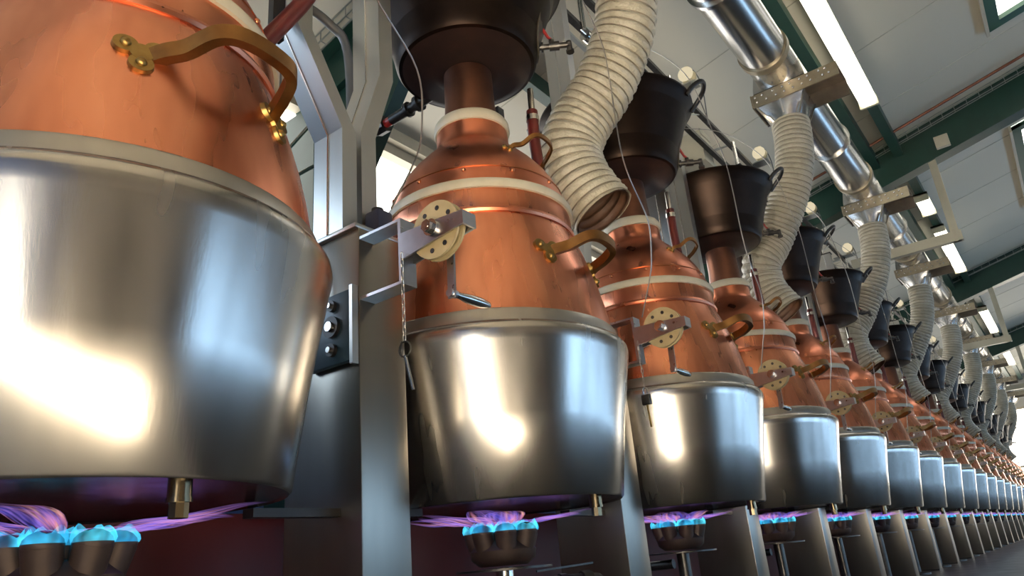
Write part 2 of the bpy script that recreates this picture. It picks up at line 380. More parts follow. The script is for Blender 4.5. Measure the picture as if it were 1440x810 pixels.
for y0, y1, z1 in ((-3.0, -0.6, 3.4), (0.2, 3.4, 3.7)):
    nwin += 1
    f = struct(B((X1, y0, 0.4)).box(X1+0.06, X1+0.07, y0, y1, 0.4, z1), 'window_%d' % nwin, 'pane_far', smooth=0)
    fb = B((X1, y0, 0.4))
    for y in (y0, (y0+y1)/2-0.03, y1-0.06): fb.box(X1, X1+0.06, y, y+0.06, 0.4, z1)
    for z in (0.4, 1.9, z1-0.06): fb.box(X1, X1+0.06, y0, y1, z, z+0.06)
    fb.build('window_frame', 'frame', f, smooth=0)

# roof beams with a wire tray, purlins
def ibeam(b, p, q, h, wd):
    p, q = Vector(p), Vector(q); up = Vector((0, 0, 1))
    b.bar(p-up*(h/2-0.012), q-up*(h/2-0.012), wd, 0.024); b.bar(p+up*(h/2-0.012), q+up*(h/2-0.012), wd, 0.024)
    b.bar(p, q, 0.02, h-0.05); return b
beam_words = ['above the still beside the forked column', 'carrying a hanging cream bracket beside the ducts', 'behind the farther lamps over the ducts', 'close to the bright far end wall']
for i, x in enumerate((2.9, 9.0, 15.2, 21.2)):
    base = (x, YB, zroof(YB)-0.24)
    o = thing('roof_beam', 'dark green steel roof beam ' + beam_words[i], 'beam', base)
    ibeam(B(base), (x, YB, zroof(YB)-0.225), (x, YR, zroof(YR)-0.225), 0.45, 0.2).build('rafter', 'green', o, smooth=0)
    if YR > YF: ibeam(B(base), (x, YR, zroof(YR)-0.225), (x, YF, zroof(YF)-0.225), 0.45, 0.2).build('rafter', 'green', o, smooth=0)
    B(base).box(x-0.17, x+0.17, YB-0.42, YB-0.001, 0, zroof(YB)-0.42).build('stanchion', 'green', o, smooth=0)
    B(base).prism([(x-0.05, YB-0.42, zroof(YB)-1.5), (x-0.05, YB-0.42, zroof(YB-0.42)-0.45), (x-0.05, YB-1.5, zroof(YB-1.5)-0.45), (x-0.05, YB-1.3, zroof(YB-1.5)-0.62)], (0.1, 0, 0)).build('haunch', 'green', o, smooth=0)
    b = B(base); xa = x-0.16
    for dz in (0.10, 0.02):
        b.bar((xa, YB-0.4, zroof(YB-0.4)-dz), (xa, YR, zroof(YR)-dz), 0.008, 0.008)
        b.bar((xa-0.05, YB-0.4, zroof(YB-0.4)-dz), (xa-0.05, YR, zroof(YR)-dz), 0.008, 0.008)
    y = YB-0.4
    while y > YR:
        b.bar((xa-0.05, y, zroof(y)-0.10), (xa, y, zroof(y)-0.10), 0.006, 0.006); b.bar((xa-0.05, y, zroof(y)-0.10), (xa-0.05, y, zroof(y)-0.02), 0.006, 0.006)
        y -= 0.13
    tag(b.build('wire_tray', 'tray', o, smooth=0), kind='stuff')
for y, nm in ((0.66, 'that carries the strip lamps'), (0.93, 'just above the round duct'), (2.7, 'over the wall side of the row')):
    z = zroof(y)
    b = B((X0, y, z-0.16)).box(X0, X1, y-0.05, y+0.05, z-0.16, z-0.01)
    tag(b.build('roof_purlin', 'green', smooth=0), 'dark green purlin running lengthwise ' + nm, 'purlin')

# roof windows
for i, (x0, x1, y0, y1) in enumerate(((5.2, 7.75, -1.1, -0.49), (10.2, 13.2, -1.1, -0.5))):
    base = ((x0+x1)/2, y1, zroof(y1)-0.06); nwin += 1
    def q(x, y, d): return (x, y, zroof(y)-d)
    f = struct(B(base).hexa([q(x0, y0, .012), q(x1, y0, .012), q(x1, y1, .012), q(x0, y1, .012), q(x0, y0, 0), q(x1, y0, 0), q(x1, y1, 0), q(x0, y1, 0)]), 'window_%d' % nwin, 'pane_back', smooth=0)
    b = B(base)
    for a, c, wd in ((x0, x0+0.12, 0), (x1-0.12, x1, 0)):
        b.hexa([q(a, y0, .06), q(c, y0, .06), q(c, y1, .06), q(a, y1, .06), q(a, y0, 0), q(c, y0, 0), q(c, y1, 0), q(a, y1, 0)])
    b.hexa([q(x0, y1-.1, .06), q(x1, y1-.1, .06), q(x1, y1, .06), q(x0, y1, .06), q(x0, y1-.1, 0), q(x1, y1-.1, 0), q(x1, y1, 0), q(x0, y1, 0)])
    b.build('window_frame', 'green_light', f, smooth=0)
    b = B(base); b.hexa([q(x0-.03, y1, .08), q(x1+.03, y1, .08), q(x1+.03, y1+.03, .08), q(x0-.03, y1+.03, .08), q(x0-.03, y1, 0), q(x1+.03, y1, 0), q(x1+.03, y1+.03, 0), q(x0-.03, y1+.03, 0)])
    b.build('window_lip', 'frame', f, smooth=0)

# words that count things from the padlocked still (number 2 of the row)
_o = ['', '', '', 'first', 'second', 'third', 'fourth', 'fifth', 'sixth', 'seventh', 'eighth', 'ninth', 'tenth', 'eleventh', 'twelfth', 'thirteenth', 'fourteenth', 'fifteenth', 'sixteenth', 'seventeenth', 'eighteenth']
ORD = {i: w_ for i, w_ in enumerate(_o)}
# ------------------------------------------------------------------ stills
def strap(b, path, wd, th, up):
    pr = [(-th/2, -wd/2), (th/2, -wd/2), (th/2, wd/2), (-th/2, wd/2)]
    b.tube(path, 0, prof=pr, up=up)
def wallpt(prof, ang, z, out=0.0, c=(AX, AY)):
    zz = sorted((p[1], p[0]) for p in prof)
    for (za, ra), (zb, rb) in zip(zz, zz[1:]):
        if za <= z <= zb:
            r = ra + (rb-ra)*(z-za)/max(zb-za, 1e-6); slope = (rb-ra)/max(zb-za, 1e-6); break
    n = Vector((cos(ang), sin(ang), -slope)).normalized()
    return Vector((c[0]+r*cos(ang), c[1]+r*sin(ang), z)) + n*out, n

COP = [(0.434, 0.690), (0.431, 0.72), (0.420, 0.79), (0.405, 0.86), (0.386, 0.93), (0.365, 1.0), (0.338, 1.070)]
COP = [(r, z+ZC) for r, z in COP]
SHO = [(0.336, 1.085), (0.338, 1.10), (0.337, 1.13), (0.335, 1.16)]; SHO = [(r, z+ZC) for r, z in SHO]
DOM = [(0.333, 1.185), (0.324, 1.22), (0.313, 1.253), (0.298, 1.29), (0.272, 1.335), (0.238, 1.38), (0.197, 1.425), (0.160, 1.462), (0.142, 1.485), (0.138, 1.51), (0.136, 1.565)]
DOM = [(r, z+ZC) for r, z in DOM]

def make_still():
    base = (AX, AY, JB)
    t = thing('pot_still', 'x', 'still', base)
    c = (AX, AY); z = ZC
    B(base).lathe([(0.0, JB+0.022), (0.30, JB+0.016), (0.388, JB+0.004)], c, 64).build('jacket_underside', 'underside', t)
    b = B(base).lathe([(0.384, JB+0.006), (0.392, JB), (0.398, JB+0.006), (0.432, 0.40+z), (0.470, 0.60+z), (0.476, 0.628+z), (0.474, 0.645+z), (0.464, 0.658+z), (0.44, 0.664+z)], c, 96)
    b.build('steel_jacket', 'steel', t)
    b = B(base).lathe([(0.44, 0.655+z), (0.447, 0.663+z), (0.445, 0.697+z), (0.441, 0.702+z), (0.43, 0.70+z)], c, 96); b.build('collar', 'steel_band', t)
    body = B(base).lathe(COP, c, 96).build('copper_body', 'copper', t)
    B(base).lathe([(0.334, 1.066+z), (0.343, 1.068+z), (0.347, 1.077+z), (0.343, 1.087+z), (0.334, 1.09+z)], c, 96).build('bead', 'copper_dome', body)
    B(base).lathe(SHO, c, 96).build('copper_ring', 'copper', t)
    B(base).lathe([(0.330, 1.155+z), (0.344, 1.156+z), (0.347, 1.166+z), (0.347, 1.180+z), (0.342, 1.189+z), (0.328, 1.19+z)], c, 96).build('gasket', 'gasket', t)
    dome = B(base).lathe(DOM, c, 96).build('copper_dome', 'copper_dome', t)
    B(base).lathe([(0.3135, 1.249+z), (0.3165, 1.2505+z), (0.3155, 1.2545+z), (0.311, 1.256+z)], c, 96).build('seam', 'copper_rivet', dome)
    for k in range(12):
        p, n = wallpt(DOM, R(-148.8+30*k), 1.236+z)
        B(base).ball(p, 0.0085, 10, 6).build('rivet', 'copper_rivet', dome)
    B(base).lathe([(0.130, 1.553+z), (0.143, 1.556+z), (0.147, 1.568+z), (0.145, 1.590+z), (0.137, 1.602+z), (0.10, 1.604+z)], c, 64).build('neck_gasket', 'gasket', t)
    # brass handles
    def handle(prof, mid, half, zc, depth, rise, wd, th, lob, nm):
        h = None
        pl = []
        for sgn in (-1, 1):
            a = R(mid) + sgn*R(half); p, n = wallpt(prof, a, zc)
            tx = Vector((-sin(a), cos(a), 0)); ty = n.cross(tx).normalized()
            if ty.z < 0: ty = -ty
            pl.append((p, n, tx, ty, sgn))
        (pa, na, ta, ya, _), (pb, nb, tb, yb, _) = pl
        o = Vector((cos(R(mid)), sin(R(mid)), 0)); side = Vector((-sin(R(mid)), cos(R(mid)), 0))
        up = Vector((0, 0, 1))
        midp = (pa+pb)/2
        wsp = (pb-pa).dot(side)/2
        pts = [pa - na*0.012 + ta*lob*0.3, pa + na*0.010 + ta*lob*1.3 + up*0.006, midp - side*(wsp*0.62) + o*(depth*0.42) + up*rise*0.45,
               midp - side*(wsp*0.44) + o*(depth*0.82) + up*rise*0.95, midp - side*(wsp*0.15) + o*depth + up*rise*1.1,
               midp + side*(wsp*0.35) + o*depth*1.0 + up*rise*1.1, midp + side*(wsp*0.66) + o*(depth*0.88) + up*rise, midp + side*(wsp*0.78) + o*(depth*0.55) + up*rise*0.6, pb + nb*0.014 - tb*lob*0.9 + up*0.014, pb - nb*0.014 - tb*lob*0.4 + up*0.006]
        b = B(base); strap(b, spline(pts, 5), wd, th, (0, 0, 1))
        h = b.build(nm, 'brass_handle', t, smooth=50, bevel=0)
        for p, n, tx, ty, sgn in pl:
            b = B(base)
            lobes = [p - tx*lob*0.95 + ty*lob*0.5, p + tx*lob*0.85 + ty*lob*0.5, p - ty*lob*1.0]
            for q in lobes + [p]: b.cyl(q - n*0.03, q + n*(0.007 if q is not p else 0.0075), lob*0.95, 24, lob*0.74)
            b.build('mount_plate', 'brass', h, smooth=35)
            if lob > 0.02:
                for q in lobes: B(base).ball(q + n*0.006, lob*0.36, 10, 6).build('rivet', 'brass', h)
            else:
                b = B(base)
                for q in lobes: b.ball(q + n*0.006, lob*0.36, 8, 5)
                tag(b.build('rivet_heads', 'brass', h), kind='stuff')
        return h
    handle(COP, -86.5, 22.6, 0.92+z, 0.125, 0.045, 0.032, 0.022, 0.029, 'large_handle')
    handle(COP, 93.5, 22.6, 0.92+z, 0.125, 0.045, 0.032, 0.022, 0.029, 'large_handle')
    handle(DOM, -86.5, 26, 1.365+z, 0.085, 0.055, 0.016, 0.009, 0.013, 'small_handle')
    handle(DOM, 93.5, 26, 1.365+z, 0.085, 0.055, 0.016, 0.009, 0.013, 'small_handle')
    # drain plug under the jacket
    p = Vector((AX+0.02, AY-0.345, 0))
    b = B(base).cyl((p.x, p.y, JB+0.012), (p.x, p.y, JB-0.024), 0.019, 20).cyl((p.x, p.y, JB-0.024), (p.x, p.y, JB-0.032), 0.0205, 20).cyl((p.x, p.y, JB-0.032), (p.x, p.y, JB-0.056), 0.016, 8)
    b.build('drain_plug', 'dark_brass', t, smooth=30)
    return t
still0 = make_still()
GS = 'copper stills farther along the row'
still0['label'] = 'copper pot still over violet and orange flames, before the switch box post'
SW = {1: 'copper pot still whose winch bracket dangles a bare locking pin on a chain',
      2: 'copper pot still with a dark padlock and pin dangling before its steel jacket',
      3: 'copper pot still next after the padlocked one, its jacket half dark half blue'}
stills = [still0]
for i in range(1, NST):
    stills.append(dup(still0, (PITCH*i, 0, 0), SW.get(i, 'copper pot still with blue gleaming jacket, %s past the padlocked still' % ORD[i]), 'copper stills in the row'))

# ------------------------------------------------------------------ blackened pots on the necks
PW = [(0.255, 1.868), (0.272, 1.872), (0.283, 1.888), (0.289, 1.92), (0.305, 1.99), (0.330, 2.08), (0.362, 2.16), (0.400, 2.225)]
PW = [(r, z+ZC) for r, z in PW]
def make_pot():
    base = (AX, AY, 1.602+ZC); c = (AX, AY); z = ZC
    t = thing('condenser_pot', 'x', 'pot', base)
    B(base).lathe([(0.0, 1.604+z), (0.104, 1.604+z), (0.103, 1.63+z), (0.098, 1.70+z), (0.096, 1.86+z)], c, 48).build('neck_pipe', 'neck', t)
    sh = B(base).lathe(PW + [(0.418, 2.246+z), (0.425, 2.252+z), (0.425, 2.262+z), (0.412, 2.262+z), (0.39, 2.22+z), (0.33, 2.05+z), (0.27, 1.90+z), (0.0, 1.89+z)], c, 80).build('pot_shell', 'pot', t)
    B(base).lathe([(0.09, 1.838+z), (0.125, 1.842+z), (0.14, 1.852+z), (0.22, 1.855+z), (0.258, 1.868+z), (0.25, 1.88+z)], c, 64).build('pot_base', 'pot_bottom', t)
    # oval plate welded on the wall
    b = B(base); n = 28; rings = []
    for f, off in ((1.0, -0.002), (0.98, 0.006), (0.93, 0.006), (0.6, 0.006), (0.25, 0.006)):
        rg = []
        for k in range(n):
            a = 2*PI*k/n; ca, sa = cos(a), sin(a)
            da = math.copysign(abs(ca)**0.7, ca)*20*f; dz = math.copysign(abs(sa)**0.8, sa)*0.135*f
            rg.append(wallpt(PW, R(-52+da), 2.055+z+dz, off)[0])
        rings.append(rg)
    b.loft(rings, True).build('wall_plate', 'pot_plate', sh)
    rg = []
    for k in range(n):
        a = 2*PI*k/n; ca, sa = cos(a), sin(a)
        rg.append(wallpt(PW, R(-52+math.copysign(abs(ca)**0.7, ca)*20), 2.055+z+math.copysign(abs(sa)**0.8, sa)*0.135, 0.004)[0])
    B(base).tube(rg, 0.004, 6, True).build('plate_weld', 'pot_plate', sh)
    # loop handles on the rim
    for ang in (-74, 106):
        a = R(ang); o = Vector((cos(a), sin(a), 0)); s_ = Vector((-sin(a), cos(a), 0)); r0 = Vector((AX, AY, 0)) + o*0.405
        pts = [r0 - s_*0.085 + Vector((0, 0, 2.235+z)), r0 - s_*0.085 + o*0.035 + Vector((0, 0, 2.275+z)), r0 - s_*0.055 + o*0.080 + Vector((0, 0, 2.315+z)), r0 + o*0.095 + Vector((0, 0, 2.330+z)),
               r0 + s_*0.055 + o*0.080 + Vector((0, 0, 2.315+z)), r0 + s_*0.085 + o*0.035 + Vector((0, 0, 2.275+z)), r0 + s_*0.085 + Vector((0, 0, 2.235+z))]
        B(base).tube(spline(pts, 4), 0.013, 10).build('rim_handle', 'black', t)
    # tap with lever
    a = R(-56); p, n = wallpt(PW, a, 1.945+z); n = Vector((cos(a), sin(a), 0)); s_ = Vector((-sin(a), cos(a), 0)); up = Vector((0, 0, 1))
    b = B(base).cyl(p-n*0.02, p+n*0.05, 0.012, 12).cyl(p+n*0.012, p+n*0.02, 0.021, 12).cyl(p+n*0.045, p+n*0.085, 0.019, 12).cyl(p+n*0.055-s_*0.0, p+n*0.055+up*0.03, 0.011, 10)
    b.cyl(p+n*0.08, p+n*0.125, 0.012, 12).cyl(p+n*0.118, p+n*0.130, 0.018, 8).cyl(p+n*0.124+up*0.014, p+n*0.126-up*0.035, 0.012, 12).cyl(p+n*0.126-up*0.028, p+n*0.126-up*0.038, 0.017, 8)
    tap = b.build('tap', 'dark_steel', t)
    b = B(base); q = p+n*0.055+up*0.032
    b.tube([q, q+up*0.015-n*0.012, q+up*0.055-n*0.028, q+up*0.10-n*0.05], [0.006, 0.006, 0.007, 0.0075], 8); b.build('lever', 'red_lever', tap)
    # outlet pipe running back to the wall
    q = Vector((AX+0.03, AY+0.22, 1.88+z))
    d = Vector((0.02, 1, -0.02))
    b = B(base).cyl(q, q+d*0.25, 0.023, 14).cyl(q+d*0.07, q+d*0.09, 0.036, 14).cyl(q+d*0.135, q+d*0.15, 0.034, 14)
    op = b.build('outlet_pipe', 'black', t)
    B(base).cyl(q+d*0.25, q+d*0.285, 0.021, 14).build('red_coupling', 'red_lever', op)
    B(base).cyl(q+d*0.285, q+d*0.34, 0.038, 8).cyl(q+d*0.34, q+d*0.52, 0.026, 14).build('union_nut', 'dark_steel', op)
    return t
pot0 = make_pot()
pot0['label'] = 'blackened pot with copper neck above the still whose burner shows orange flames'
PWD = {1: 'large blackened pot with brown neck above the still with the bare dangling pin',
       2: 'blackened pot with rim loop above the padlocked copper still, beside the open hose',
       3: 'blackened pot tapering to a brown neck, just past the bright steel column'}
for i in range(1, NST):
    dup(pot0, (PITCH*i, 0, 0), PWD.get(i, 'blackened pot with loop handle on the %s still past the padlocked one' % ORD[i]), 'blackened pots on the stills')

# ------------------------------------------------------------------ burners
def make_burner(seed, front=True):
    rnd = random.Random(seed)
    base = (AX, AY, 0); c = (AX, AY); z = ZC
    t = thing('gas_burner', 'x', 'burner', base)
    B(base).lathe([(0.0, 0.0+z), (0.075, 0.0+z), (0.10, 0.02+z), (0.105, 0.045+z), (0.08, 0.07+z), (0.0, 0.08+z)], c, 32).build('burner_body', 'nozzle', t)
    B(base).lathe([(0.028, 0.0), (0.028, 0.41)], c, 20).build('stem', 'chrome' if front else 'dark_steel', t)
    B(base).lathe([(0.0, 0.0), (0.11, 0.0), (0.11, 0.015), (0.03, 0.025)], c, 28).build('foot', 'dark_steel', t)
    B(base).lathe([(0.02, 0.40), (0.15, 0.402), (0.15, 0.408), (0.02, 0.41)], c, 28).build('drip_plate', 'dark_steel', t)
    for k in range(8):
        a = 2*PI*k/7+0.35
        p = Vector((AX+0.070*cos(a), AY+0.070*sin(a), 0)) if k < 7 else Vector((AX, AY, 0))
        tilt = Vector((cos(a), sin(a), 0))*(0.018 if k < 7 else 0)
        b = B(base).cyl(p+Vector((0, 0, 0.03+z)), p+tilt+Vector((0, 0, 0.098+z)), 0.030, 16, 0.034).ball(p+tilt+Vector((0, 0, 0.098+z)), 0.034, 16, 8, (1, 1, 0.75))
        nz = b.build('nozzle', 'nozzle', t)
        # cyan crown around each nozzle
        b = B(base); top = p+tilt+Vector((0, 0, 0.100+z)); ns = 24; rings = []
        for f, rr_ in ((0, 0.0355), (0.35, 0.038), (0.7, 0.036), (1.0, 0.029)):
            rings.append([top + Vector((cos(2*PI*j/ns), sin(2*PI*j/ns), 0))*rr_ + Vector((0, 0, f*(0.020+0.006*sin(3*2*PI*j/ns+k)+0.008*rnd.random()*f))) for j in range(ns)])
        b.loft(rings).build('flame_crown', 'flame_core', nz)
    # violet tongues fanning out under the jacket
    for k in range(12):
        a = (0 if k % 2 else PI) + (k//2-2.5)*0.34 + rnd.uniform(-0.1, 0.1); ln = rnd.uniform(0.20, 0.285); sw = rnd.uniform(-0.3, 0.3)
        nj, nm_ = 14, 12; b = B(base); uv = b.bm.loops.layers.uv.new('UVMap'); grid = []
        wmax = rnd.uniform(0.035, 0.07)
        for j in range(nj):
            f = j/(nj-1); an = a + sw*f*f; r_ = 0.085 + ln*f
            zc_ = 0.118 + 0.032*f**0.6 + 0.004*sin(8*f+k)
            q = Vector((AX+r_*cos(an), AY+r_*sin(an), zc_+z)); x = Vector((-sin(an), cos(an), 0))
            w_ = wmax*sin(PI*(0.15+0.83*f)); row = []
            for m_ in range(nm_):
                th = 2*PI*m_/nm_; row.append(b.v(q + x*w_*cos(th) + Vector((0, 0, 1))*0.004*sin(th)*sin(PI*(0.15+0.83*f))))
            grid.append(row)
        for j in range(nj-1):
            for m_ in range(nm_):
                fc = b.bm.faces.new([grid[j][m_], grid[j][(m_+1) % nm_], grid[j+1][(m_+1) % nm_], grid[j+1][m_]])
                for lp, (jj, mm) in zip(fc.loops, ((j, m_), (j, m_+1), (j+1, m_+1), (j+1, m_))):
                    lp[uv].uv = (jj/(nj-1), cos(2*PI*mm/nm_)*0.5+0.5 + k*1.7)
        b.build('flame_tongue', 'flame_veil', t)
    # gas line
    if not front:
        B(base).tube(spline([(AX, AY+0.05, 0.36), (AX, AY+0.25, 0.34), (AX, AY+0.40, 0.22), (AX, AY+0.44, 0.03)], 6), 0.02, 10).build('gas_hose', 'black', t)
        return t
    p = Vector((AX-0.02, AY-0.02, 0.33))
    B(base).cyl((AX+0.02, AY-0.03, 0.35), (AX+0.22, AY-0.14, 0.35), 0.022, 14).build('gas_pipe', 'black', t)
    B(base).cyl((AX+0.15, AY-0.1015, 0.35), (AX+0.17, AY-0.1125, 0.35), 0.027, 14).cyl((AX+0.22, AY-0.14, 0.35), (AX+0.25, AY-0.1565, 0.35), 0.030, 8).build('hose_clamp', 'dark_steel', t)
    B(base).tube(spline([(AX+0.25, AY-0.155, 0.35), (AX+0.30, AY-0.15, 0.345), (AX+0.33, AY-0.05, 0.30), (AX+0.32, AY+0.15, 0.20), (AX+0.30, AY+0.35, 0.10)], 6), 0.02, 10).build('gas_hose', 'black', t)
    B(base).bar((AX+0.10, AY-0.05, 0.39), (AX+0.33, AY-0.12, 0.40), 0.006, 0.006).build('igniter_rod', 'dark_steel', t)
    return t
burner0 = make_burner(3)
burner0['label'] = 'gas burner with orange and violet flames under the still beside the forked column'
burner1 = make_burner(8)
burner1.location.x += PITCH; burner1['label'] = 'gas burner flaring blue under the still with the bare dangling pin'
BW = {2: 'gas burner with blue flame under the padlocked still'}
burner2 = make_burner(5, False); burner2.location.x += 2*PITCH; burner2['label'] = BW[2]
for i in range(3, NST):
    dup(burner2, (PITCH*(i-2), 0, 0), BW.get(i, 'gas burner with blue flame under the %s still past the padlocked one' % ORD[i]), 'burners under the stills')

# ------------------------------------------------------------------ posts between the stills
PX0, PX1, PY0, PY1, PTOP = 1.267, 1.435, 1.414, 1.72, 0.92+ZC
def make_post():
    base = ((PX0+PX1)/2, (PY0+PY1)/2, 0)
    t = thing('support_post', 'x', 'post', base)
    B(base).box(PX0, PX1, PY0, PY1, 0, PTOP).build('box_section', 'post', t, smooth=30, bevel=0.004)
    B(base).box(PX0-0.012, PX1+0.012, PY0, PY1+0.012, PTOP, PTOP+0.014).build('cap_plate', 'column', t, smooth=30, bevel=0.003)
    B(base).box(PX0-0.25, PX0, 1.49, 1.53, JB-0.022, JB-0.002).build('support_lug', 'black', t, smooth=0)
    B(base).box(PX1, PX1+0.125, 1.49, 1.53, JB-0.022, JB-0.002).build('support_lug', 'black', t, smooth=0)
    B(base).box(PX0-0.03, PX1+0.03, PY0, PY1+0.03, 0, 0.012).build('foot_plate', 'dark_steel', t, smooth=0)
    return t
post0 = make_post()
post0['label'] = 'broad steel box post carrying the forked column and a switch box'
PO = {1: 'steel box post between the pin-chain still and the padlocked still', 2: 'steel box post just past the padlocked still'}
for i in range(1, NST-1):
    dup(post0, (PITCH*i, 0, 0), PO.get(i, 'steel box post right after the %s still past the padlocked one' % ORD[i]), 'posts between the stills')
dup(post0, (-PITCH, 0, 0), 'steel box post standing before the first still, half out of view')

# forked columns on every second post
def make_column(pair=True):
    base = (1.33, 1.6, PTOP+0.014); t = thing('forked_column', 'x', 'column', base)
    def limb(xs, y0, y1, wd, nm):
        # xs: (x, z) of the limb's aisle face centre line
        n = len(xs); b = B(base); rings = []
        for x, zz in xs:
            rings.append([(x-wd/2, y0, zz), (x+wd/2, y0, zz), (x+wd/2, y1, zz), (x-wd/2, y1, zz)])
        b.loft(rings, True); o = b.build(nm, 'column', t, smooth=25)
        b = B(base); ym = (y0+y1)/2
        b.tube([(x-wd/2-0.0005, ym, zz) for x, zz in xs], 0.0035, 6); b.build('weld_seam', 'chrome', o)
        x, zz = xs[-1]; B(base).box(x-wd/2-0.01, x+wd/2+0.01, y0-0.01, y1+0.01, zz, zz+0.01).build('end_cap', 'dark_steel', o, smooth=0)
    zt = 2.82+ZC
    if pair: limb([(1.285, PTOP+0.014), (1.285, 1.27+ZC), (1.115, 1.56+ZC), (1.115, zt)], 1.47, 1.60, 0.055, 'limb')
    limb([(1.362, PTOP+0.014), (1.362, 1.29+ZC), (1.447, 1.55+ZC), (1.447, zt)], 1.47, 1.60, 0.060, 'limb')
    return t
col0 = make_column()
col0['label'] = 'forked pair of steel columns rising from the post with the switch box'
col1 = make_column(False); col1.location.x += PITCH; col1.name = 'cranked_column'; col1['label'] = 'single cranked steel column behind the hose with the open end'
for i in range(2, NST-1):
    if i % 2: dup(col1, (PITCH*(i-1), 0, 0), 'single cranked steel column after the ' + ORD[i] + ' still past the padlocked one', 'single columns')
    else: dup(col0, (PITCH*i, 0, 0), 'forked pair of bright steel columns just past the padlocked still' if i == 2 else 'forked pair of steel columns after the ' + ORD[i] + ' still past the padlocked one', 'forked columns')

# switch box and connector on the forked post
base = (PX0, 1.5, 0.535+ZC)
t = thing('switch_box', 'dark blue switch box with round dials on the side of the broad post', 'switch box', base)
bx = B(base).box(PX0-0.022, PX0-0.001, 1.431, 1.60, 0.535+ZC, 0.735+ZC).build('housing', 'box_blue', t, smooth=30, bevel=0.004)
for zz, r in ((0.70, 0.016), (0.64, 0.030), (0.575, 0.018)):
    d = B(base).cyl((PX0-0.021, 1.495, zz+ZC), (PX0-0.033, 1.495, zz+ZC), r, 20).build('dial', 'black', t)
    B(base).cyl((PX0-0.033, 1.495, zz+ZC), (PX0-0.041, 1.495, zz+ZC), r*0.45, 14).build('dial_knob', 'chrome', d)
B(base).box(PX0-0.022, PX0-0.001, 1.418, 1.43, 0.525+ZC, 0.745+ZC).build('mounting_plate', 'column', t, smooth=0)
B(base).tube(spline([(PX0-0.03, 1.56, 0.73+ZC), (PX0-0.035, 1.56, 0.80+ZC), (PX0-0.03, 1.60, 0.88+ZC), (PX0-0.01, 1.66, 0.915+ZC)], 5), 0.008, 8).build('cable', 'grey_rubber', t)
base = (1.365, 1.435, PTOP+0.014)
t = thing('cable_plug', 'dark navy cable plug standing on the cap of the broad post', 'plug', base)
B(base).box(1.335, 1.395, 1.405, 1.465, PTOP+0.014, PTOP+0.085).build('plug_body', 'navy', t, smooth=40, bevel=0.008)
B(base).cyl((1.365, 1.44, PTOP+0.085), (1.365, 1.44, PTOP+0.10), 0.018, 12).build('plug_gland', 'black', t)

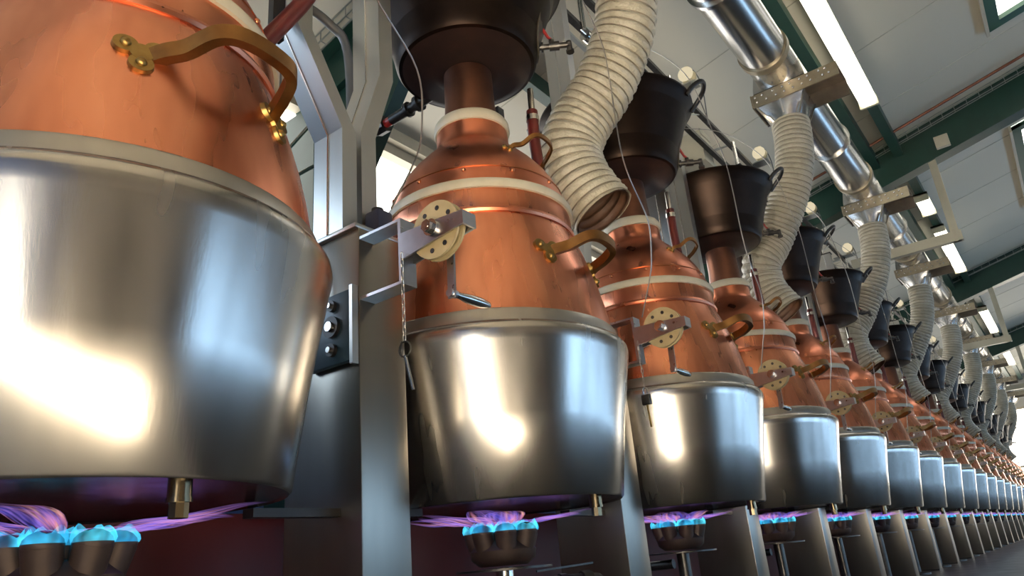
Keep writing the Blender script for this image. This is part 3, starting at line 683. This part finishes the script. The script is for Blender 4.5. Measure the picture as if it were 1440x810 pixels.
# ------------------------------------------------------------------ hand winches
def make_winch(pin):
    base = (1.29, PY0, 0.80+ZC); z = ZC
    t = thing('hand_winch', 'x', 'winch', base)
    xa, xb = 1.270, 1.325
    b = B(base)
    b.box(xa, xb, 1.262, PY0, 0.884+z, 0.892+z).box(xa, xb, 1.262, PY0, 0.704+z, 0.712+z).box(xa, xb, 1.254, 1.264, 0.704+z, 0.892+z)
    b.build('bracket', 'winch', t, smooth=0)
    b = B(base)   # U-shaped arm, two cheeks and a closed end
    y0, y1 = 1.044, 1.254
    def cheek(x):
        b.hexa([(x, y0, 0.800+z), (x+0.006, y0, 0.800+z), (x+0.006, y1, 0.770+z), (x, y1, 0.770+z), (x, y0, 0.838+z), (x+0.006, y0, 0.838+z), (x+0.006, y1, 0.846+z), (x, y1, 0.846+z)])
    cheek(xa); cheek(1.315)
    b.hexa([(xa, y0-0.006, 0.800+z), (1.321, y0-0.006, 0.800+z), (1.321, y0, 0.800+z), (xa, y0, 0.800+z), (xa, y0-0.006, 0.838+z), (1.321, y0-0.006, 0.838+z), (1.321, y0, 0.838+z), (xa, y0, 0.838+z)])
    b.build('arm', 'winch', t, smooth=0)
    py, pz = 1.142, 0.822+z
    def disc(x, r, th): 
        return B(base).cyl((x, py, pz), (x+th, py, pz), r, 40)
    pu = disc(1.281, 0.080, 0.007).build('pulley', 'pulley', t)
    disc(1.303, 0.080, 0.007).build('pulley_cheek', 'pulley', pu)
    disc(1.286, 0.060, 0.02).build('cable_drum', 'dark_steel', pu)
    b = B(base)
    for k in range(8):
        a = 2*PI*k/8+0.2; b.cyl((1.2795, py+0.058*cos(a), pz+0.058*sin(a)), (1.2812, py+0.058*cos(a), pz+0.058*sin(a)), 0.007, 10)
    tag(b.build('pulley_holes', 'dark_steel', pu), kind='stuff')
    b = B(base).cyl((1.245, py, pz), (1.345, py, pz), 0.010, 14).cyl((1.246, py, pz), (1.270, py, pz), 0.017, 6).cyl((1.262, py, pz), (1.270, py, pz), 0.023, 18)
    b.build('axle_bolt', 'chrome', t, smooth=30)
    b = B(base).hexa([(1.338, 1.136, 0.650+z), (1.344, 1.136, 0.650+z), (1.344, 1.160, 0.650+z), (1.338, 1.160, 0.650+z), (1.338, 1.130, 0.835+z), (1.344, 1.130, 0.835+z), (1.344, 1.154, 0.835+z), (1.338, 1.154, 0.835+z)])
    b.cyl((1.330, 1.148, 0.662+z), (1.356, 1.148, 0.662+z), 0.011, 14)
    b.build('crank_arm', 'winch', t, smooth=30)
    pts = [(1.350, 1.148, 0.662+z), (1.375, 1.148, 0.662+z), (1.40, 1.148, 0.662+z), (1.45, 1.147, 0.662+z), (1.485, 1.146, 0.662+z), (1.492, 1.146, 0.662+z)]
    B(base).tube(pts, [0.008, 0.009, 0.013, 0.014, 0.010, 0.006], 14).build('crank_grip', 'chrome', t)
    if pin:
        cx, cy = 1.262, 1.244; b = B(base); zz = 0.775+z; k = 0
        zend = 0.545+z if pin == 'pin' else 0.60+z
        while zz > zend:
            pts = []
            for j in range(12):
                a = 2*PI*j/12; q = 0.0045*cos(a); h = 0.0115*sin(a)
                pts.append((cx+(q if k % 2 else 0), cy+(0 if k % 2 else q), zz+h))
            b.tube(pts, 0.0013, 5, True); zz -= 0.0185; k += 1
        ch = b.build('chain', 'wire', t)
        if pin == 'pin':
            b = B(base); pts = [(cx, cy+0.020*cos(2*PI*j/20), zz-0.012+0.020*sin(2*PI*j/20)) for j in range(20)]
            b.tube(pts, 0.0022, 6, True); pts = [(cx+0.01*cos(2*PI*j/16), cy+0.012*cos(2*PI*j/16)+0.012, zz-0.01+0.02*sin(2*PI*j/16)) for j in range(16)]
            b.tube(pts, 0.0018, 6, True); b.build('split_ring', 'dark_steel', ch)
            B(base).cyl((cx, cy, zz-0.028), (cx+0.012, cy-0.012, zz-0.115), 0.0045, 10).build('locking_pin', 'chrome', ch)
        else:
            B(base).tube([(cx, cy-0.009, zz-0.022), (cx, cy-0.009, zz), (cx, cy, zz+0.010), (cx, cy+0.009, zz), (cx, cy+0.009, zz-0.022)], 0.0028, 8).build('shackle', 'chrome', ch)
            B(base).box(cx-0.009, cx+0.009, cy-0.018, cy+0.018, zz-0.06, zz-0.02).build('padlock', 'dark_steel', ch, smooth=30, bevel=0.003)
            B(base).cyl((cx, cy, zz-0.06), (cx+0.002, cy-0.003, zz-0.145), 0.004, 10).build('locking_pin', 'brass', ch)
    return t
wa = make_winch('pin'); wa['label'] = 'steel hand winch with pulley, crank and a bare pin on its chain'
wl = make_winch('lock'); wl.location.x += PITCH; wl['label'] = 'steel hand winch with pulley and a dark padlock on its chain'
wn = make_winch(None); wn.location.x += 2*PITCH; wn['label'] = 'steel hand winch with pulley and crank but no chain, beside padlocked still'
for i in range(3, NST-1):
    dup(wn, (PITCH*(i-2), 0, 0), 'steel hand winch with pulley serving the %s still past the padlocked one' % ORD[i+1], 'hand winches')

RAILY = 1.68
# lifting wires from the winches to the rail
def make_wire():
    px = [(903, 446, 1.15), (913, 395, 1.13), (916, 365, 1.11), (911, 310, 1.08), (885, 250, 1.05), (871, 200, 1.05), (857, 110, 1.05), (846, 60, 1.05), (819, 0, 1.05)]
    pts = [onY(u, v, y) - Vector((PITCH, 0, 0)) for u, v, y in px]
    pts += [Vector((0.78, 1.12, 2.45+ZC)), Vector((0.74, 1.35, 2.75+ZC)), Vector((0.725, RAILY-0.03, 2.925+ZC))]
    base = tuple(pts[0]); return B(base).tube(spline(pts, 6), 0.0026, 6).build('lift_wire', 'wire'), pts
wire0, wpts = make_wire()
tag(wire0, 'thin steel wire rising from the winch with the bare pin', 'wire')
for i in range(1, NST-1):
    c = wire0.copy(); scene.collection.objects.link(c); c.location.x += PITCH*i
    c['label'] = {1: 'thin steel wire rising from the padlocked winch past the hose', 2: 'thin steel wire rising from the winch without chain beside the padlocked still'}.get(i, 'thin steel wire of the winch at the %s still past the padlocked one' % ORD[i+1])
    c['group'] = 'lifting wires'

# red rubber hoses with steel tips beside each still
def make_redhose(pts):
    z = ZC; pts = [Vector((x, y, q+z)) for x, y, q in pts]; base = tuple(pts[0]); t = thing('red_hose', 'x', 'hose', base)
    e = pts[-1]; up = Vector((0, 0, 1)); d = (pts[-1]-pts[-2]).normalized()
    B(base).tube(spline(pts, 6), 0.024, 14).build('rubber_sleeve', 'red_hose', t)
    B(base).cyl(e-d*0.05, e-d*0.025, 0.027, 14).build('hose_clamp', 'chrome', t)
    B(base).cyl(e, e+d*0.11, 0.014, 12).build('steel_tip', 'chrome', t)
    B(base).box(e.x-0.085, e.x-0.045, 1.50, 1.525, (1.425 if e.x < 1.0 else 1.49)+z, min(e.z+0.04, 1.83+z)).build('hose_channel', 'black', t, smooth=0)
    return t
rh0 = make_redhose([(0.92, 1.40, 1.32), (0.945, 1.40, 1.37), (1.06, 1.40, 1.575), (1.11, 1.40, 1.70)]); rh0['label'] = 'dark red rubber hose behind the handle of the orange-flamed still'
rh = make_redhose([(0.872, 1.425, 1.365), (0.902, 1.395, 1.405), (0.905, 1.39, 1.48), (0.895, 1.39, 1.60), (0.90, 1.39, 1.75)]); rh.location.x += PITCH
rh['label'] = 'red rubber hose with steel clamp beside the neck of the pin-chain still'
for i in range(2, NST-1):
    dup(rh, (PITCH*(i-1), 0, 0), {2: 'red rubber hose with steel clamp beside the padlocked still'}.get(i, 'red rubber hose at the %s still past the padlocked one' % ORD[i]), 'red hoses')

# ------------------------------------------------------------------ extraction duct with damper boxes and flexible hoses
DY, DZ, DR = 0.97, 3.30+ZC, 0.165
PL0 = 4.962-2.6
base = (X0, DY, DZ-DR)
t = thing('extract_duct', 'long round galvanised extraction duct under the roof', 'duct', base)
xs = [X0+0.02, PL0-0.25] + [PL0 + 2.6*i + 2.35 for i in range(9)]
for i in range(len(xs)-1):
    b = B(base); n = 48
    b.cyl((xs[i], DY, DZ), (xs[i+1]-0.004, DY, DZ), DR, n); sg = b.build('duct_segment', 'duct', t)
    B(base).cyl((xs[i+1]-0.03, DY, DZ), (xs[i+1]+0.03, DY, DZ), DR+0.014, n).build('joint_band', 'plate', sg)
    xm = (xs[i]+xs[i+1])/2+0.4
    b = B(base); b.cyl((xm-0.018, DY, DZ), (xm+0.018, DY, DZ), DR+0.02, n).build('clip_band', 'duct', sg)
for i in range(9):
    x0 = PL0+2.6*i; b = B(base); rings = []; zb = 3.134+ZC
    for zz, hx, hy in ((zb+0.002, 0.15, 0.19), (zb+0.03, 0.148, 0.188), (DZ, 0.12, DR+0.004)):
        rings.append([(x0+0.135-hx, DY-hy, zz), (x0+0.135+hx, DY-hy, zz), (x0+0.135+hx, DY+hy, zz), (x0+0.135-hx, DY+hy, zz)])
    b.loft(rings, True).build('saddle', 'duct', t, smooth=0)
def make_damper():
    x0, x1 = PL0, PL0+0.27; za = 3.03+ZC; zb = 3.132+ZC; ya, yb = 0.565, 1.176
    base = (x0+0.135, 0.97, za); t = thing('damper_box', 'x', 'damper', base)
    B(base).box(x0-0.012, x0, ya, yb, za-0.005, zb).build('front_strip', 'plate', t, smooth=0)
    B(base).box(x1, x1+0.012, ya, yb, za-0.03, zb).build('rear_strip', 'damper_dark', t, smooth=0)
    B(base).box(x0, x1, ya, yb, zb-0.012, zb).build('top_plate', 'damper_dark', t, smooth=0)
    B(base).box(x0-0.02, x1+0.02, yb, yb+0.01, za-0.005, zb).build('end_plate', 'plate', t, smooth=0)
    rnd = random.Random(2); b = B(base)
    for k in range(9):
        y = ya+0.05+k*0.065
        for dz in (0.035, 0.078): b.ball((x0-0.012, y+rnd.uniform(-.012, .012)+(0.018 if dz > .05 else 0), za+dz), 0.0105, 8, 5)
    tag(b.build('rivet_heads', 'chrome', t), kind='stuff')
    # square to round funnel with ribs
    b = B(base); n = 32; cx, cy = x0+0.135, 0.985; rings = []
    for f in (0, 0.33, 0.66, 1.0):
        rg = []
        for k in range(n):
            a = 2*PI*k/n; ca, sa = cos(a), sin(a); m_ = max(abs(ca), abs(sa))
            sq = Vector((ca/m_*0.135, sa/m_*0.175, 0)); ro = Vector((ca*0.125, sa*0.125, 0)); q = sq.lerp(ro, f)
            rg.append((cx+q.x, cy+q.y, za+0.0-0.155*f))
        rings.append(rg)
    b.loft(rings).build('funnel', 'duct', t, smooth=50)
    for sx, sy in ((-1, -1), (-1, 0), (-1, 1), (1, -1), (1, 1), (0, -1)):
        B(base).bar((cx+sx*0.138, cy+sy*0.176, za), (cx+sx*0.115, cy+sy*0.10, za-0.16), 0.012, 0.012).build('funnel_rib', 'chrome', t, smooth=0)
    return t
dm = make_damper(); dm['label'] = 'riveted damper box above the hose whose open end faces the padlocked still'
for i in range(1, 9):
    dup(dm, (2.6*i, 0, 0), {1: 'riveted damper box with dark open channel beside the longest strip lamp', 2: 'riveted damper box in front of the green beam with the hanging bracket', 3: 'riveted damper box just past the hanging cream bracket'}.get(i, 'riveted damper box of the hose ending at the %s still past the padlocked one' % ORD[2*i+2]), 'damper boxes on the duct')

def make_hose(pts, seed, nrib):
    rnd = random.Random(seed)
    base = tuple(pts[0]); path = spline(pts, 40)
    ln = [0]
    for a, b_ in zip(path, path[1:]): ln.append(ln[-1]+(b_-a).length)
    L = ln[-1]; per = 8; N = nrib*per; P2 = []; j = 0
    for k in range(N+1):
        s_ = L*k/N
        while j < len(ln)-2 and ln[j+1] < s_: j += 1
        f = (s_-ln[j])/max(ln[j+1]-ln[j], 1e-6); P2.append(path[j].lerp(path[j+1], min(f, 1)))
    t = thing('flexible_hose', 'x', 'hose', base)
    seg = 40; ringsO = []; ringsI = []; prev = None; coil = []
    for k, p in enumerate(P2):
        tt = (P2[min(k+1, N)]-P2[max(k-1, 0)]).normalized()
        x = Vector((1, 0, 0)) if prev is None else prev
        x = (x - tt*x.dot(tt)).normalized(); y = tt.cross(x); prev = x
        ph = (k % per)/per
        ro = []; ri = []
        for m_ in range(seg):
            a = 2*PI*m_/seg; q = (ph + m_/seg) % 1.0
            r = 0.123 + 0.012*(1-abs(2*q-1)**2.2) + rnd.uniform(-0.0022, 0.0022)
            ro.append(p + (x*cos(a)+y*sin(a))*r); ri.append(p + (x*cos(a)+y*sin(a))*(r-0.008))
        ringsO.append(ro); ringsI.append(ri)
        for m_ in range(6):                    # wire helix, one turn per rib
            if k == N: break
            u = k/per + m_/(6*per); a = -2*PI*u
            q = p.lerp(P2[min(k+1, N)], m_/6); coil.append(q + (x*cos(a)+y*sin(a))*0.1275)
    B(base).loft(ringsO).build('fabric_sleeve', 'hose', t, smooth=180, flip=True)
    B(base).loft(ringsI).build('lining', 'hose_in', t, smooth=180, flip=True)
    B(base).tube(coil, 0.0028, 4).build('wire_helix', 'hose_wire', t)
    return t
hx = PL0+0.135
hp1 = [(hx, .985, 2.868), (hx-0.01, .985, 2.75), (hx-0.02, 0.975, 2.50), (2.45, 1.00, 2.26), (2.46, 1.05, 2.10), (2.45, 1.165, 1.90), (2.41, 1.275, 1.75), (2.375, 1.325, 1.63), (2.37, 1.325, 1.52), (2.385, 1.285, 1.40), (2.407, 1.23, 1.29)]
h1 = make_hose([Vector((a, b_, c+ZC)) for a, b_, c in hp1], 1, 44)
h1['label'] = 'ribbed off-white flexible hose with its open brown end beside the padlocked still'
hp2 = [(hx, .985, 2.868), (hx-0.02, .99, 2.72), (hx-0.03, 1.03, 2.50), (hx-0.02, 1.12, 2.29), (hx-0.02, 1.28, 2.03), (2.41, 1.38, 1.86), (2.42, 1.40, 1.75), (2.40, 1.385, 1.65), (2.395, 1.34, 1.55), (2.40, 1.28, 1.45)]
h2 = make_hose([Vector((a+2.6, b_, c+ZC)) for a, b_, c in hp2], 2, 44)
h2['label'] = 'ribbed off-white hose hanging from the damper beside the longest strip lamp'
for i in range(2, 9):
    dup(h2, (2.6*(i-1), 0, 0), {2: 'ribbed off-white hose hanging from the damper in front of the bracketed beam', 3: 'ribbed off-white hose hanging from the damper past the cream bracket'}.get(i, 'ribbed off-white hose ending at the %s still past the padlocked one' % ORD[2*i+2]), 'flexible hoses')

# hangers: cream bars below the beams that steady the duct
for i, x in enumerate((8.95, 15.15, 21.15)):
    base = (x, 0.36, 2.9+ZC); t = thing('duct_hanger', 'cream hanging bracket crossing the duct under the %s beam' % ('wire-trayed green', 'second green', 'last green')[i], 'bracket', base)
    zt = zroof(0.36)-0.44
    B(base).box(x-0.03, x+0.03, 0.32, 0.40, 2.90+ZC, zt).build('drop_bar', 'cream', t, smooth=0)
    B(base).box(x-0.04, x+0.04, 0.30, 1.45, 2.90+ZC, 3.01+ZC).build('cross_bar', 'cream', t, smooth=0)
    B(base).box(x-0.05, x-0.04, 0.35, 0.38, 2.89+ZC, 3.03+ZC).build('end_clip', 'gasket', t, smooth=0)

# strip lamps under the purlin
for i, (x0, x1) in enumerate(((4.3, 7.4), (10.3, 10.95), (11.7, 14.1), (17.2, 19.6), (22.0, 24.4))):
    zt = zroof(0.66)-0.16; base = ((x0+x1)/2, 0.66, zt)
    t = thing('strip_lamp', ('long glowing fluorescent strip lamp beside the first damper box', 'short glowing strip lamp right after the first green beam', 'glowing strip lamp partly hidden by the cream hanging bracket', 'glowing strip lamp beyond the second green beam', 'glowing strip lamp closest to the far end wall')[i], 'lamp', base)
    B(base).box(x0, x1, 0.575, 0.745, zt-0.03, zt).build('housing', 'gasket', t, smooth=0)
    b = B(base); prof = [(0.74, zt-0.03), (0.735, zt-0.075), (0.71, zt-0.10), (0.61, zt-0.10), (0.585, zt-0.075), (0.58, zt-0.03)]
    b.loft([[(x0+0.02, y, z) for y, z in prof], [(x1-0.02, y, z) for y, z in prof]], True).build('diffuser', 'tube', t, smooth=30)
    for x in (x0, x1-0.03): B(base).box(x, x+0.03, 0.572, 0.748, zt-0.108, zt-0.001).build('end_cap', 'lamp_case', t, smooth=0)
for i, x in enumerate((9.0, 14.0, 19.0)):  # unseen lamps, added to light the copper from the aisle side
    y = -2.2; zt = zroof(y)-0.05; base = (x, y, zt)
    t = thing('strip_lamp', 'added fill strip lamp over the aisle, out of view', 'lamp', base, 'added fill lamps over the aisle')
    B(base).box(x-1.2, x+1.2, y-0.09, y+0.09, zt-0.05, zt).build('housing', 'gasket', t, smooth=0)
    B(base).box(x-1.18, x+1.18, y-0.08, y+0.08, zt-0.12, zt-0.05).build('diffuser', 'tube', t, smooth=0)

# lattice rail above the pots, with bulkhead lamps
RY, RZ1, RZ0 = 1.68, 3.36+ZC, 3.05+ZC
base = (X0, RY, RZ0); t = thing('lifting_rail', 'long lattice rail of thin steel bars above the pots', 'rail', base)
B(base).box(X0+0.01, X1-0.01, RY-0.02, RY+0.02, RZ1-0.015, RZ1+0.015).build('top_bar', 'dark_steel', t, smooth=0)
B(base).box(X0+0.01, X1-0.01, RY-0.02, RY+0.02, RZ0-0.015, RZ0+0.015).build('bottom_bar', 'dark_steel', t, smooth=0)
B(base).box(X0+0.01, X1-0.01, RY+0.25, RY+0.28, RZ1-0.012, RZ1+0.012).build('rear_bar', 'tray', t, smooth=0)
x = 0.7
while x < X1-0.5:
    u = B(base).cyl((x, RY-0.03, RZ0-0.05), (x, RY-0.03, RZ1+0.012), 0.016, 10).build('upright', 'chrome', t)
    B(base).cyl((x, RY-0.03, RZ0-0.085), (x+0.05, RY-0.03, RZ0-0.085), 0.035, 16).cyl((x-0.03, RY-0.03, RZ0-0.05), (x+0.08, RY-0.03, RZ0-0.05), 0.012, 8).build('pulley_block', 'chrome', u)
    B(base).bar((x, RY, RZ0), (x+0.65, RY, RZ1), 0.010, 0.010).build('diagonal', 'tray', t, smooth=0)
    B(base).box(x-0.01, x+0.01, RY, RY+0.28, RZ1-0.008, RZ1+0.008).build('cross_tie', 'tray', t, smooth=0)
    x += PITCH
for i in range(14):
    x = 3.2 + 1.65*i; base = (x, RY-0.02, RZ1+0.02)
    t = thing('bulkhead_lamp', 'small round cream bulkhead lamp on a tray above the lattice rail', 'lamp', base, 'bulkhead lamps on the rail')
    B(base).box(x-0.06, x+0.06, RY-0.16, RY+0.10, RZ1+0.016, RZ1+0.026).build('tray', 'tray', t, smooth=0)
    B(base).box(x-0.035, x+0.035, RY-0.12, RY-0.06, RZ1+0.026, RZ1+0.19).build('lamp_body', 'lamp_case', t, smooth=30, bevel=0.006)
    B(base).ball((x-0.035, RY-0.09, RZ1+0.12), 0.062, 18, 10, (0.6, 1, 1)).build('lens', 'bulb', t)
    B(base).ball((x+0.035, RY-0.09, RZ1+0.12), 0.062, 18, 10, (0.5, 1, 1)).build('rear_shell', 'lamp_case', t)
    B(base).tube(spline([(x+0.03, RY-0.08, RZ1+0.18), (x+0.08, RY-0.12, RZ1+0.20), (x+0.12, RY-0.15, RZ1+0.05), (x+0.11, RY-0.14, RZ1-0.30)], 6), 0.005, 6).build('lead', 'grey_rubber', t)
for i in range(9):
    x = 2.75 + 2.6*i; base = (x, RY+0.1, RZ0+0.02)
    tag(B(base).box(x-0.10, x+0.10, RY+0.03, RY+0.22, RZ0-0.10, RZ0+0.18).box(x-0.11, x+0.11, RY+0.025, RY+0.03, RZ0+0.14, RZ0+0.19).build('junction_box', 'cream', smooth=30), 'cream metal junction box hung behind the lattice rail', 'junction box', 'junction boxes on the rail')

# rusty pipe along the roof and down behind the pots
pts = [(8.55, YR+0.1, zroof(YR+0.1)-0.06), (8.55, 1.75, zroof(1.75)-0.06), (8.55, 1.82, zroof(1.75)-0.13), (8.55, 1.82, 2.95)]
tag(B(pts[0]).tube(pts, 0.016, 10).build('rusty_pipe', 'rust'), 'thin rust brown pipe crossing the ceiling and dropping behind the pots', 'pipe')
# grey conduit loop beside the forked column
pts = spline([(1.22, 1.75, 1.5+ZC), (1.22, 1.75, 1.80+ZC), (1.30, 1.75, 1.93+ZC), (1.43, 1.74, 1.92+ZC), (1.50, 1.72, 1.80+ZC), (1.50, 1.70, 1.2+ZC)], 8)
tag(B(pts[0]).tube(pts, 0.017, 10).build('cable_conduit', 'grey_rubber'), 'grey cable conduit bending over behind the forked column', 'conduit')
# white sensor box on the beam
base = (8.78, 0.2, zroof(0.2)-0.42)
tag(B(base).box(8.74, 8.80, 0.13, 0.27, zroof(0.2)-0.44, zroof(0.2)-0.30).build('sensor_box', 'gasket', smooth=30, bevel=0.005), 'square cream box fixed to the wire-trayed green beam', 'box')

# pale brace rods against the dark stanchion
for i, (a, b_) in enumerate((((378, 240), (452, 158)), ((408, 252), (462, 222)))):
    p, q = onY(*a, 3.42), onY(*b_, 3.42)
    tag(B(p).tube([p, q], 0.012, 8).build('brace_rod', 'chrome'), 'thin bright brace rod crossing the dark green stanchion, %s one' % ('upper', 'lower')[i], 'rod')
